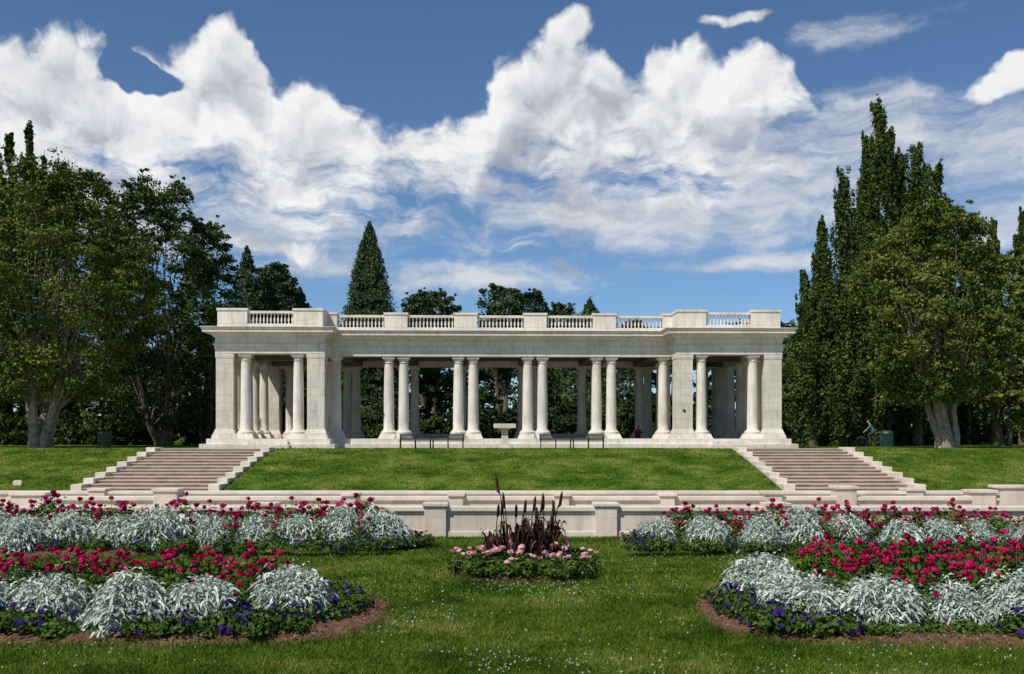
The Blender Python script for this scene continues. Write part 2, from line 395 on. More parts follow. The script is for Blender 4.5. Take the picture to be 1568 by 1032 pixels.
# ------------------------------------------------------------------ stairs
for (a, c) in ST:
    st = empty('stone_staircase', ((a+c)/2, Y0, 0)); hw = (c-a)/2
    b = MB(); ns = 13; run = (Y1-Y0)/ns; rise = TZ/ns
    for i in range(ns):
        b.box(-hw+0.5, hw-0.5, i*run, (i+1)*run, i*rise-0.4, (i+1)*rise-0.05)
        b.box(-hw+0.5, hw-0.5, i*run-0.04, (i+1)*run-0.041, (i+1)*rise-0.05, (i+1)*rise)
    b.obj('steps', M_STAIR, st, bevel=0.008)
    b = MB()
    nb = 8; bl = (Y1-Y0)/nb
    for sx in (-1, 1):
        for i in range(nb):
            x0, x1 = sorted((sx*(hw-0.52), sx*hw))
            zt = (i+0.75)*TZ/nb+0.14
            b.box(x0, x1, i*bl-0.1, (i+1)*bl-0.101, zt-0.9, zt)
    b.obj('cheek_walls', M_CHEEK, st, bevel=0.02)

# ------------------------------------------------------------------ basin walls
def wall(name, y, x0, x1, top, thick, piers, cap=0.12):
    p = empty(name, (0, y, 0)); b = MB()
    b.box(x0, x1, 0, thick, -0.2, top-cap); b.obj('panel', M_WALL, p, bevel=0.01)
    b = MB(); b.box(x0, x1, -0.07, thick+0.07, top-cap+0.001, top); b.box(x0, x1, -0.05, 0.0, -0.2, 0.14); b.obj('coping', M_CHEEK, p, bevel=0.015)
    b = MB()
    for (px, w, t2) in piers:
        xc = PX(px, y); b.box(xc-w/2, xc+w/2, -0.12, thick+0.12, -0.2, t2-0.09)
        b.box(xc-w/2-0.05, xc+w/2+0.05, -0.17, thick+0.17, t2-0.089, t2)
    b.obj('piers', M_WALL, p, bevel=0.015)
wall('garden_wall', GD(822), -13.0, 13.6, 0.78, 0.35, [(667, 0.56, 0.88), (928, 0.56, 0.88), (405, 0.56, 0.88), (1190, 0.56, 0.88)])
wall('basin_wall', 30.0, -15.2, 15.4, 0.78, 0.4, [(45, 1.0, 0.90), (255, 0.72, 1.02), (536, 0.42, 0.88), (699, 0.42, 0.88), (861, 0.42, 0.88), (1022, 0.42, 0.88), (1184, 0.5, 0.94), (1295, 0.6, 1.10), (1505, 0.7, 0.98), (1552, 0.9, 1.12)])
wall('basin_wall', 38.0, -26, 26, 0.50, 0.5, [(150, 0.6, 0.60), (1400, 0.6, 0.60)])

# ------------------------------------------------------------------ pavilion
pav = empty('colonnade_pavilion', (PX(763.5, 60)+0.14, 60.0, 0), math.radians(1.5)); pav.scale = (0.986, 1, 1)
XO, XI = 17.35, 10.75; YM, YR, YB = 1.9, 12.4, 14.3
OUT = [(-XO, 0), (-XI, 0), (-XI, YM), (XI, YM), (XI, 0), (XO, 0), (XO, YB), (XI, YB), (XI, YR), (-XI, YR), (-XI, YB), (-XO, YB)]
def offset(outl, d):
    n = len(outl); r = []
    for i in range(n):
        p0, p1, p2 = outl[i-1], outl[i], outl[(i+1) % n]
        def nm(a, b):
            dx, dy = b[0]-a[0], b[1]-a[1]; l = math.hypot(dx, dy); return (dy/l, -dx/l)
        n1, n2 = nm(p0, p1), nm(p1, p2)
        r.append((p1[0]+d*(n1[0]+n2[0]), p1[1]+d*(n1[1]+n2[1])))
    return r
def sweep(b, prof):
    rings = [[(x, y, z) for x, y in offset(OUT, d)] for d, z in prof]
    base = len(b.v); n = len(OUT)
    for r in rings: b.v += r
    for k in range(len(rings)-1):
        for i in range(n):
            j = (i+1) % n; b.f.append((base+k*n+i, base+k*n+j, base+(k+1)*n+j, base+(k+1)*n+i)); b.m.append(b.cur)
ZF, ZA, ZC, ZT = 2.45, 7.57, 8.62, 9.12
b = MB()
sweep(b, [(-0.9, 8.0), (-0.9, ZA), (0, ZA), (0, 7.80), (0.04, 7.80), (0.04, 8.04), (0.12, 8.08), (0.12, 8.14), (0.0, 8.16), (0.0, 8.5), (0.10, 8.56), (0.14, 8.64), (0.24, 8.70), (0.26, 8.78), (0.62, 8.80), (0.62, 8.96), (0.68, 9.0), (0.74, 9.10), (0.70, ZT), (-0.8, 9.16)])
b.obj('entablature', M_STONE, pav)
b = MB()
b.box(-XO+0.7, -XI-0.7, 0.7, YB-0.7, 8.0, 9.1); b.box(XI+0.7, XO-0.7, 0.7, YB-0.7, 8.0, 9.1); b.box(-XI-0.699, XI+0.699, YM+0.7, YR-0.7, 8.002, 9.102)
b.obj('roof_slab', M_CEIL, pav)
PAIR = [s*(c+e) for c in (2.2, 6.59) for s in (-1, 1) for e in (-0.47, 0.47)]
MAINX = PAIR+[-10.38, 10.38]
b = MB()
for c in (-6.59, -2.2, 2.2, 6.59): b.box(c-0.75, c+0.75, YM+0.9, YR-0.9, 7.66, 7.999)
for s in (-1, 1):
    for yy in (2.35, 6.9, 11.9): b.box(s*14.05-2.4, s*14.05+2.4, yy-0.4, yy+0.4, 7.66, 7.998)
    x0, x1 = sorted((s*(XI-0.9), s*(XI+0.899))); b.box(x0, x1, YM+0.9, YR-0.9, 7.60, 7.997)
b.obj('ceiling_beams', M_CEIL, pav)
cols = [(x, YM+0.45) for x in MAINX]+[(x, YR-0.45) for x in MAINX]
for s in (-1, 1):
    cols += [(s*15.6, 0.45), (s*12.4, 0.45), (s*15.6, YB-0.45), (s*12.4, YB-0.45), (s*11.3, YB-0.45)]
    cols += [(s*16.85, 3.4), (s*16.85, 6.2), (s*16.85, 8.1), (s*16.85, 10.9), (s*11.25, 6.2), (s*11.25, 8.1)]
b = MB(); c = MB()
for (x, y) in cols:
    R = 0.335
    pr = [(0.50, ZF+0.30), (0.52, ZF+0.36), (0.50, ZF+0.43), (0.42, ZF+0.48), (0.40, ZF+0.52), (R, ZF+0.60)]
    for k in range(1, 9):
        t = k/8; pr.append((R*(1-0.16*t**1.6), ZF+0.60+t*(ZA-0.42-ZF-0.60)))
    pr += [(0.32, ZA-0.41), (0.32, ZA-0.37), (0.285, ZA-0.36), (0.29, ZA-0.26), (0.36, ZA-0.16)]
    b.lathe(x, y, pr, 24)
    c.frustum(x, y, 0.63, 0.50, ZF+0.0, ZF+0.299)
    c.box(x-0.38, x+0.38, y-0.38, y+0.38, ZA-0.159, ZA-0.002)
b.obj('column_shafts', M_STONE, pav, smooth=True); c.obj('column_plinths_and_abaci', M_STONE, pav, bevel=0.012)
b = MB()
for s in (-1, 1):
    for xc in (16.78, 11.27):
        for yc in (0.56, YB-0.56):
            if xc < 12 and yc > 5: continue
            hw = 0.53
            b.box(s*xc-hw, s*xc+hw, yc-hw, yc+hw, ZF+0.6, ZA-0.28)
            b.box(s*xc-hw-0.035, s*xc+hw+0.035, yc-hw-0.02, yc+hw+0.035, ZA-0.279, ZA-0.003)
            b.frustum(s*xc, yc, hw+0.16, hw+0.02, ZF+0.25, ZF+0.599); b.frustum(s*xc, yc, hw+0.24, hw+0.18, ZF, ZF+0.249)
b.obj('corner_piers', M_PIER, pav, bevel=0.012)
b = MB(); b.lathe(0, 0, [(0.001, 0), (0.09, 0), (0.09, 0.03), (0.001, 0.035)], 16)
o = b.obj('round_fitting', M_BLACK, pav); o.location = (11.27, 0.03, 4.15); o.rotation_euler = (math.radians(90), 0, 0)
b = MB()
sweep(b, [(0.75, TZ-0.3), (0.75, 2.14), (0.42, 2.14), (0.42, ZF), (-1.2, ZF)])
b.box(-XO+1, -XI-1, 1, YB-1, 2.0, ZF-0.002); b.box(XI+1, XO-1, 1, YB-1, 2.0, ZF-0.002); b.box(-XI-0.99, XI+0.99, YM+1, YR-1, 2.0, ZF-0.003)
for s in (-1, 1):
    b.box(s*14-1.35, s*14+1.35, -1.25, -0.751, TZ-0.2, 2.1); b.box(s*14-1.2, s*14+1.2, -0.9, -0.421, 2.1, 2.3)
b.obj('stylobate', M_STONE, pav, bevel=0.012)
b = MB()
sweep(b, [(-0.1, 9.12), (-0.1, 9.34), (-0.14, 9.36), (-0.62, 9.36), (-0.62, 9.12)])
bal = MB()
def ped(x0, x1, y0, y1):
    b.box(x0, x1, y0, y1, 9.361, 10.16); b.box(x0-0.05, x1+0.05, y0-0.05, y1+0.05, 10.161, 10.29)
def run(x0, y0, x1, y1):
    L = math.hypot(x1-x0, y1-y0); n = max(2, int(L/0.215))
    if x0 != x1: b.box(x0, x1, y0-0.16, y0+0.16, 10.0, 10.14)
    else: b.box(x0-0.16, x0+0.16, y0, y1, 10.0, 10.14)
    for i in range(n):
        t = (i+0.5)/n; x, y = x0+(x1-x0)*t, y0+(y1-y0)*t
        bal.lathe(x, y, [(0.05, 9.36), (0.05, 9.42), (0.03, 9.46), (0.065, 9.6), (0.05, 9.72), (0.028, 9.85), (0.05, 9.93), (0.05, 10.001)], 6)
t = 0.36
for (yl, rear) in ((t, 0), (YB-t, 1)):
    for s in (-1, 1):
        for x0, x1 in ((15.45, 17.24), (10.86, 12.65)):
            a0, a1 = sorted((s*x0, s*x1)); ped(a0, a1, yl-0.25, yl+0.25)
        a0, a1 = sorted((s*12.65, s*15.45)); run(a0, yl, a1, yl)
for yl in (YM+t, YR-t):
    for c0 in (-6.59, -2.2, 2.2, 6.59): ped(c0-0.72, c0+0.72, yl-0.25, yl+0.25)
    for a0, a1 in ((-10.3, -7.31), (-5.87, -2.92), (-1.48, 1.48), (2.92, 5.87), (7.31, 10.3)): run(a0, yl, a1, yl)
    for s in (-1, 1):
        a0, a1 = sorted((s*10.3, s*11.35)); ped(a0, a1, yl-0.25, yl+0.25)
for s in (-1, 1):
    x = s*(XO-0.36)
    for y0, y1 in ((0.62, 1.5), (5.6, 8.6), (12.8, 13.6)): ped(x-0.25, x+0.25, y0, y1)
    for y0, y1 in ((1.5, 5.6), (8.6, 12.8)): run(x, y0, x, y1)
    x = s*(XI+0.36); ped(x-0.24, x+0.24, 0.62, YM+0.1)
b.obj('parapet', M_STONE, pav); bal.obj('balusters', M_STONE, pav, smooth=True)

# ------------------------------------------------------------------ street furniture
def bench(px, d, L=1.95):
    p = empty('park_bench', (PX(px, d), d, TZ)); b = MB()
    for i in range(5): b.box(-L/2, L/2, -0.22+i*0.095, -0.22+i*0.095+0.075, 0.42, 0.46)
    for i in range(5): b.box(-L/2, L/2, 0.25+i*0.02, 0.28+i*0.02, 0.48+i*0.08, 0.548+i*0.08)
    b.obj('slats', M_IRON, p)
    b = MB()
    for x in (-L/2+0.08, 0, L/2-0.08):
        b.tube([(x, -0.2, 0), (x, -0.18, 0.42), (x, 0.2, 0.42), (x, 0.36, 0.86)], [0.03]*4, 6)
        b.tube([(x, 0.22, 0.42), (x, 0.32, 0)], [0.03, 0.03], 6)
        b.tube([(x, -0.2, 0.42), (x, -0.2, 0.64), (x, 0.28, 0.66)], [0.025]*3, 6)
    b.obj('iron_frame', M_IRON, p)
for px in (636, 686, 851, 901): bench(px, 59.6)
p = empty('stone_pedestal', (PX(773, 58.9), 58.9, TZ)); b = MB()
b.box(-0.35, 0.35, -0.3, 0.3, 0, 0.12); b.box(-0.2, 0.2, -0.16, 0.16, 0.12, 1.08); b.frustum(0, 0, 0.2, 0.42, 1.081, 1.2); b.box(-0.66, 0.66, -0.4, 0.4, 1.201, 1.46)
b.obj('pedestal_stone', M_CHEEK, p, bevel=0.02)
for px in (160, 1358):
    p = empty('trash_can', (PX(px, 62.5), 62.5, TZ)); b = MB()
    b.lathe(0, 0, [(0.30, 0.06), (0.30, 0.85)], 20); b.obj('liner', M_BLACK, p, smooth=True)
    b = MB()
    for i in range(22):
        a = 2*math.pi*i/22; x, y = 0.36*math.cos(a), 0.36*math.sin(a)
        b.tube([(x, y, 0.05), (x, y, 0.86)], [0.035, 0.035], 4)
    for z in (0.08, 0.45, 0.86): b.lathe(0, 0, [(0.37, z-0.02), (0.395, z-0.02), (0.395, z+0.02), (0.37, z+0.02)], 22)
    b.obj('slats', M_BIN, p)
    b = MB(); b.lathe(0, 0, [(0.40, 0.89), (0.40, 0.93), (0.33, 1.03), (0.16, 1.09), (0.15, 1.04)], 22); b.obj('lid', M_BIN, p, smooth=True)
b = MB(); x, y = PX(28, 48.5), 48.5; b.box(-0.22, 0.22, -0.12, 0.12, 0.0, 0.22); b.box(-0.16, 0.16, -0.08, 0.08, 0.221, 0.26)
b.obj('stone_marker', M_CHEEK, bevel=0.03, loc=(x, y, 0.2))

# ------------------------------------------------------------------ people and bicycle
def person(name, loc, rz, J, shirt, pants, headdir=(0, -1)):
    names = list(J.keys()); idx = {k: i for i, k in enumerate(names)}
    E = [('pelvis', 'belly', 1), ('belly', 'chest', 1), ('chest', 'neck', 1), ('neck', 'skull', 0)]
    for s in 'LR':
        E += [('chest', 'sho'+s, 1), ('sho'+s, 'elb'+s, 1), ('elb'+s, 'wri'+s, 0), ('wri'+s, 'han'+s, 0),
              ('pelvis', 'hip'+s, 2), ('hip'+s, 'kne'+s, 2), ('kne'+s, 'ank'+s, 2), ('ank'+s, 'toe'+s, 3)]
    RAD = dict(pelvis=(.15, .11), belly=(.135, .10), chest=(.16, .11), neck=(.055, .055), skull=(.06, .06), sho=(.065, .06), elb=(.045, .045), wri=(.028, .025), han=(.035, .02), hip=(.09, .09), kne=(.06, .06), ank=(.04, .04), toe=(.04, .03))
    me = bpy.data.meshes.new(name+'_skel'); me.from_pydata([J[k] for k in names], [(idx[a], idx[c]) for a, c, _ in E], [])
    o = bpy.data.objects.new('tmp', me); COL.objects.link(o)
    md = o.modifiers.new('skin', 'SKIN'); md.use_smooth_shade = True
    for i, k in enumerate(names):
        key = k if k in RAD else k[:-1]
        me.skin_vertices[0].data[i].radius = RAD[key]; me.skin_vertices[0].data[i].use_root = (k == 'pelvis')
    ss = o.modifiers.new('sub', 'SUBSURF'); ss.levels = 2; ss.render_levels = 2
    bpy.context.view_layer.update()
    dg = bpy.context.evaluated_depsgraph_get(); m2 = bpy.data.meshes.new_from_object(o.evaluated_get(dg))
    bpy.data.objects.remove(o)
    for m in (M_SKIN, shirt, pants, M_BLACK): m2.materials.append(m)
    segs = [(Vector(J[a]), Vector(J[c]), m) for a, c, m in E]
    for p in m2.polygons:
        best = 1e9
        for a, c, m in segs:
            ab = c-a; t = max(0, min(1, (p.center-a).dot(ab)/ab.length_squared)); dd = (p.center-(a+ab*t)).length
            if dd < best: best = dd; mi = m
        p.material_index = mi; p.use_smooth = True
    root = empty(name, loc, rz); add_obj('body', m2, root)
    h = J['skull']; b = MB(); hx, hy = headdir
    c = (h[0]+hx*0.02, h[1]+hy*0.02, h[2]+0.06)
    b.ellipsoid(c, (0.078, 0.095, 0.12)); b.ellipsoid((c[0]+hx*0.095, c[1]+hy*0.095, c[2]-0.01), (0.016, 0.02, 0.025), 8, 6)
    for s in (-1, 1): b.ellipsoid((c[0]+s*hy*0.08, c[1]-s*hx*0.08, c[2]), (0.015, 0.02, 0.032), 8, 6)
    b.cur = 1; b.ellipsoid((c[0]-hx*0.02, c[1]-hy*0.02, c[2]+0.03), (0.088, 0.10, 0.108))
    for s in (-1, 1): b.ellipsoid((c[0]+hx*0.085+s*hy*0.032, c[1]+hy*0.085-s*hx*0.032, c[2]+0.01), (0.011, 0.011, 0.007), 6, 4)
    b.cur = 0
    for s in 'LR':
        w0, hh = Vector(J['wri'+s]), Vector(J['han'+s]); dr = (hh-w0).normalized(); sd_ = dr.cross(Vector((0, 0.3, 1))).normalized()
        for i in range(4):
            p0 = hh+sd_*(i-1.5)*0.018; l = (0.065, 0.075, 0.07, 0.055)[i]
            b.tube([p0, p0+dr*l*0.6, p0+dr*l+Vector((0, 0, -0.02))], [0.009, 0.008, 0.006], 6)
        p0 = w0+(hh-w0)*0.5; b.tube([p0, p0+sd_*0.04+dr*0.02, p0+sd_*0.045+dr*0.06], [0.011, 0.01, 0.007], 6)
    b.obj('head_and_fingers', [M_SKIN, M_HAIR], root, smooth=True)
    return root
def bicycle(loc, rz):
    p = empty('bicycle', loc, rz); b = MB()
    for x in (-0.52, 0.52):
        ring = [(x+0.34*math.cos(2*math.pi*i/24), 0, 0.34+0.34*math.sin(2*math.pi*i/24)) for i in range(25)]
        b.tube(ring, [0.022]*25, 6)
        for i in range(12):
            a = 2*math.pi*i/12; b.tube([(x, 0, 0.34), (x+0.33*math.cos(a), 0, 0.34+0.33*math.sin(a))], [0.004]*2, 4)
    b.tube([(-0.18, 0, 0.86), (-0.18, 0.0, 0.92), (-0.3, 0, 0.93)], [0.03, 0.06, 0.08], 8)
    b.obj('wheels_and_saddle', M_BLACK, p)
    b = MB()
    for pts in ([(-0.52, 0, 0.34), (-0.05, 0, 0.30), (-0.18, 0, 0.88)], [(-0.52, 0, 0.34), (-0.15, 0, 0.74)], [(-0.15, 0, 0.74), (0.36, 0, 0.80), (0.40, 0, 0.62), (-0.05, 0, 0.30)], [(0.52, 0, 0.34), (0.40, 0, 0.62), (0.34, 0, 0.95)], [(0.36, -0.26, 0.98), (0.34, 0, 0.95), (0.36, 0.26, 0.98)], [(-0.05, -0.13, 0.2), (-0.05, 0.13, 0.4)]):
        b.tube(pts, [0.018]*len(pts), 6)
    b.obj('frame', M_IRON, p)
Dc = 61.5
bicycle((PX(1333, Dc), Dc, TZ), math.radians(160))
Jr = dict(pelvis=(-.22, 0, 1.0), belly=(-.14, 0, 1.14), chest=(-.02, 0, 1.34), neck=(.06, 0, 1.47), skull=(.1, 0, 1.56))
for s, y in (('L', 1), ('R', -1)):
    Jr.update({'sho'+s: (-.0, .17*y, 1.38), 'elb'+s: (.18, .22*y, 1.16), 'wri'+s: (.34, .22*y, 1.03), 'han'+s: (.38, .22*y, 1.0), 'hip'+s: (-.2, .1*y, .96)})
Jr.update(kneL=(.16, .12, .82), ankL=(-.02, .13, .47), toeL=(.12, .13, .43), kneR=(.12, -.12, .66), ankR=(-.1, -.13, .28), toeR=(.04, -.13, .22))
person('cyclist', (PX(1333, Dc), Dc, TZ), math.radians(160), Jr, M_SHIRTB, M_PANTS, (1, 0))
Js = dict(pelvis=(0, 0, .14), belly=(0, .02, .28), chest=(0, .02, .5), neck=(0, -.01, .64), skull=(0, -.03, .73))
for s, y in (('L', 1), ('R', -1)):
    Js.update({'sho'+s: (.18*y, .02, .54), 'elb'+s: (.24*y, -.1, .3), 'wri'+s: (.16*y, -.3, .36), 'han'+s: (.12*y, -.36, .38), 'hip'+s: (.1*y, -.02, .12), 'kne'+s: (.14*y, -.4, .42), 'ank'+s: (.12*y, -.58, .06), 'toe'+s: (.13*y, -.74, .04)})
person('seated_person', (PX(977, 69.0), 69.0, ZF), math.radians(-12), Js, M_SHIRTR, M_PANTS)

# ------------------------------------------------------------------ trees
def tree_obj(name, woodMB, V, Q, lm, bark=M_BARK, loc=(0, 0, 0)):
    p = empty(name, loc)
    if woodMB is not None and woodMB.v: woodMB.obj('trunk_and_limbs', bark, p, smooth=True)
    add_obj('foliage', mesh_np('foliage', [(V, Q, 0)], [lm]), p)
    return p
def clump_leaves(CC, RC, per, leaf, zs=0.7, r=rng, bias=0.9, up=0.7):
    n = len(CC); C = np.repeat(CC, per, 0); R = np.repeat(RC, per)[:, None]
    d = nrm(r.normal(size=(n*per, 3))); flip = r.random(n*per) < up; d[flip, 2] = np.abs(d[flip, 2])
    rr = r.random((n*per, 1))**0.45*(1+0.18*r.normal(size=(n*per, 1)))
    P = C+d*R*rr*np.array([1, 1, zs])
    return leaf_quads(P, leaf, d, bias, r=r)
def broadleaf(name, px, d, py_top, py_base, wpx, trunk_px=None, nc=70, per=260, leaf=0.11, lm=M_GREEN, bark=M_BARK, rt=0.35, seed=1, hollow=0.35, multi=4, pw=0.8, cs=(0.09, 0.11), spray=1.0, infill=0.30, lob=0.10):
    r = np.random.default_rng(seed); s = d/F
    x = PX(px, d); z1 = PZ(py_top, d)-TZ; z0 = PZ(py_base, d)-TZ; R = wpx*s/2
    tx = (PX(trunk_px, d)-x) if trunk_px is not None else 0
    ph = r.random(4)*6.28
    def env(t, th):
        e = np.sin(np.pi*np.clip(0.08+0.86*t, 0, 1)**pw)**0.55
        return e*(1+lob*np.sin(2*th+ph[0])+lob*np.sin(3*th+ph[1]+4*t)+lob*0.9*np.sin(9*t+ph[2]+th))
    t = r.random(nc)**0.9; th = r.random(nc)*2*math.pi
    rc = R*(cs[0]+cs[1]*r.random(nc)**1.5); rad = np.maximum(R*env(t, th)*(hollow+(1-hollow)*r.random(nc)**0.45)-rc*0.5, 0)
    CC = np.stack([rad*np.cos(th), rad*np.sin(th), z0+(z1-z0)*t-rc*0.5*t], 1)
    V1, Q1 = clump_leaves(CC, rc, per, leaf, r=r)
    m = int(nc*2.2*spray); k = r.integers(0, nc, m); dv = nrm(r.normal(size=(m, 3))); dv[:, 2] = dv[:, 2]*0.6+0.35
    C2 = CC[k]+dv*rc[k][:, None]*(0.9+0.8*r.random((m, 1))); R2 = rc[k]*(0.2+0.3*r.random(m))
    V2, Q2 = clump_leaves(C2, R2, per//6, leaf*0.9, r=r)
    mf = int(nc*per*infill); tf = r.random(mf); tf2 = r.random(mf)*6.283
    rf = R*env(tf, tf2)*r.random(mf)**0.6*0.9; Pf = np.stack([rf*np.cos(tf2), rf*np.sin(tf2), z0+(z1-z0)*tf*0.95], 1)
    V3, Q3 = leaf_quads(Pf, leaf, nrm(Pf-np.array([[0, 0, (z0+z1)/2]])), 0.7, r=r)
    V = np.concatenate([V1, V2, V3]); Q = np.concatenate([Q1, Q2+len(V1), Q3+len(V1)+len(V2)])
    w = MB(); lims = []
    zt = max(0.8, z0*0.6)
    for m in range(multi):
        a = 2*math.pi*m/multi+r.random()*0.8; sp = R*(0.2+0.2*r.random()); hz = z0+(z1-z0)*(0.45+0.25*r.random())
        bx, by = tx+rt*0.5*math.cos(a), rt*0.5*math.sin(a)
        p = [(bx, by, -0.2), (bx+0.15*math.cos(a), by+0.15*math.sin(a), zt*0.45), (tx*0.7+sp*0.55*math.cos(a), sp*0.55*math.sin(a), zt+0.5), (tx*0.3+sp*math.cos(a), sp*math.sin(a), z0+(hz-z0)*0.35), (sp*1.4*math.cos(a), sp*1.4*math.sin(a), hz)]
        rr = rt/math.sqrt(multi)*1.25*(0.8+0.4*r.random())
        w.tube(p, [rr*1.5, rr, rr*0.72, rr*0.42, rr*0.08], 8); lims.append((p, rr))
    for i in range(0, nc, 5):
        p, rr = lims[r.integers(0, multi)]; q = Vector(p[2+int(r.random()*2)]); c = Vector(CC[i]); mid = q.lerp(c, 0.5)+Vector((0, 0, -0.06*(c-q).length+0.2))
        w.tube([q, mid, c], [rr*0.24, rr*0.13, rr*0.03], 5)
    return tree_obj(name, w, V, Q, lm, bark, (x, d, TZ))
def poplar(name, px, d, py_top, wpx, py_base=670, nc=80, per=200, leaf=0.11, lm=M_POPL, seed=1):
    r = np.random.default_rng(seed); s = d/F; x = PX(px, d); z1 = PZ(py_top, d)-TZ; z0 = max(0.6, PZ(py_base, d)-TZ); R = wpx*s/2
    t = r.random(nc)**1.05; th = r.random(nc)*6.283
    e = np.clip(np.sin(np.pi*np.clip(0.12+0.86*t, 0, 1)**0.85), 0.05, 1)**0.8
    rc = R*(0.20+0.18*r.random(nc))*(0.5+0.5*e); rad = np.maximum(R*e*(0.25+0.75*r.random(nc)**0.6)-rc*0.5, 0)
    CC = np.stack([rad*np.cos(th), rad*np.sin(th), z0+(z1-z0)*0.97*t], 1)
    V, Q = clump_leaves(CC, rc, per, leaf, zs=3.0, r=r, up=0.6)
    m = nc*2; k = r.integers(0, nc, m); C2 = CC[k]+np.stack([0.8*rc[k]*np.cos(th[k]), 0.8*rc[k]*np.sin(th[k]), rc[k]*(1.5+2.2*r.random(m))], 1)
    V2, Q2 = clump_leaves(C2, rc[k]*0.38, per//6, leaf*0.9, zs=3.4, r=r)
    V = np.concatenate([V, V2]); Q = np.concatenate([Q, Q2+len(V)-len(V2)])
    w = MB(); w.tube([(0, 0, -0.2), (0.05, 0, z1*0.3), (0, 0.05, z1*0.65), (0, 0, z1*0.96)], [0.38, 0.28, 0.15, 0.02], 8)
    for i in range(0, nc, 3):
        c = CC[i]; zz = max(0.5, c[2]-2.2*rad[i]-0.5); w.tube([(0, 0, zz), (c[0]*0.7, c[1]*0.7, zz+(c[2]-zz)*0.4), tuple(c)], [0.09, 0.06, 0.015], 5)
    return tree_obj(name, w, V, Q, lm, M_BARK, (x, d, TZ))
def spruce(name, px, d, py_top, py_ref, wref, tiers=46, lm=M_SPRUCE, leaf=0.13, dens=1.0, seed=1, pwr=0.85, zbase=0.5):
    r = np.random.default_rng(seed); s = d/F; x = PX(px, d); z1 = PZ(py_top, d)-TZ; zr = PZ(py_ref, d)-TZ
    Rref = wref*s/2; tr = (z1-zr)/(z1-zbase); Rm = Rref/(tr**pwr); Cs = []; Os = []; w = MB()
    w.tube([(0, 0, -0.2), (0, 0, z1*0.5), (0, 0, z1)], [0.4, 0.22, 0.02], 8)
    for k in range(tiers):
        u = ((k+0.4)/tiers)**1.15; z = z1-(z1-zbase)*u; R = Rm*u**pwr; nb = int(8+10*u)
        for j in range(nb):
            a = r.random()*6.283; L = R*(0.82+0.25*r.random()); m = int((50+150*u)*dens/2); tt = r.random(m)**0.5
            droop = -0.22*L*tt**2+0.1*L*tt
            rr = tt*L; sp = 0.12*L*(0.4+tt*0.8)+0.06
            P = np.stack([rr*math.cos(a)+r.normal(size=m)*sp*abs(math.sin(a)), rr*math.sin(a)+r.normal(size=m)*sp*abs(math.cos(a)), z+droop+r.normal(size=m)*0.16], 1)
            Cs.append(P); Os.append(np.tile(np.array([[math.cos(a), math.sin(a), 0.8]]), (m, 1)))
            if j % 3 == 0: w.tube([(0, 0, z), (L*0.8*math.cos(a), L*0.8*math.sin(a), z-0.1*L)], [0.04, 0.01], 4)
    P = np.concatenate(Cs); O = nrm(np.concatenate(Os)); V, Q = leaf_quads(P, leaf, O, 1.0, 0.4, r=r)
    return tree_obj(name, w, V, Q, lm, M_BARK, (x, d, TZ))
# left side
broadleaf('broadleaf_tree', 82, 63, 252, 615, 285, trunk_px=62, nc=300, per=200, leaf=0.10, lm=M_OLIVE, bark=M_BARKL, rt=0.66, seed=11, multi=5, pw=0.85, lob=0.13, infill=0.2)
broadleaf('broadleaf_tree', 240, 74, 272, 655, 215, trunk_px=250, nc=210, per=190, leaf=0.11, lm=M_GREEN, rt=0.5, seed=17, multi=4, pw=0.85, cs=(0.08, 0.11), lob=0.14, infill=0.18, spray=1.4)
broadleaf('broadleaf_tree', 318, 77, 340, 660, 130, nc=150, per=180, leaf=0.11, lm=M_GREEN, rt=0.35, seed=13, pw=0.8, lob=0.14, infill=0.2)
broadleaf('broadleaf_tree', 175, 79, 350, 660, 150, nc=120, per=180, leaf=0.12, lm=M_GREEN, rt=0.35, seed=15)
broadleaf('broadleaf_tree', -70, 66, 330, 640, 190, nc=120, per=180, leaf=0.12, lm=M_GREEN, rt=0.4, seed=14)
poplar('poplar_tree', 45, 88, 185, 52, seed=21, leaf=0.14); poplar('poplar_tree', 14, 90, 200, 46, seed=22, leaf=0.14); poplar('poplar_tree', -8, 88, 178, 50, seed=23, leaf=0.14); poplar('poplar_tree', 68, 92, 210, 44, seed=24, leaf=0.14); poplar('poplar_tree', 100, 90, 240, 50, seed=25, leaf=0.14)
spruce('spruce_tree', 378, 92, 383, 440, 50, seed=31, dens=0.8, leaf=0.17)
broadleaf('round_tree', 421, 96, 403, 560, 84, nc=130, per=190, leaf=0.13, lm=M_SPRUCE, seed=32, rt=0.3, hollow=0.4, pw=1.15, cs=(0.13, 0.1), spray=0.3, infill=0.8, lob=0.03)
spruce('spruce_tree', 459, 98, 443, 475, 40, seed=33, dens=0.6, leaf=0.18)
spruce('spruce_tree', 566, 86, 345, 475, 80, seed=34, dens=2.4, leaf=0.12, pwr=0.70, tiers=64)
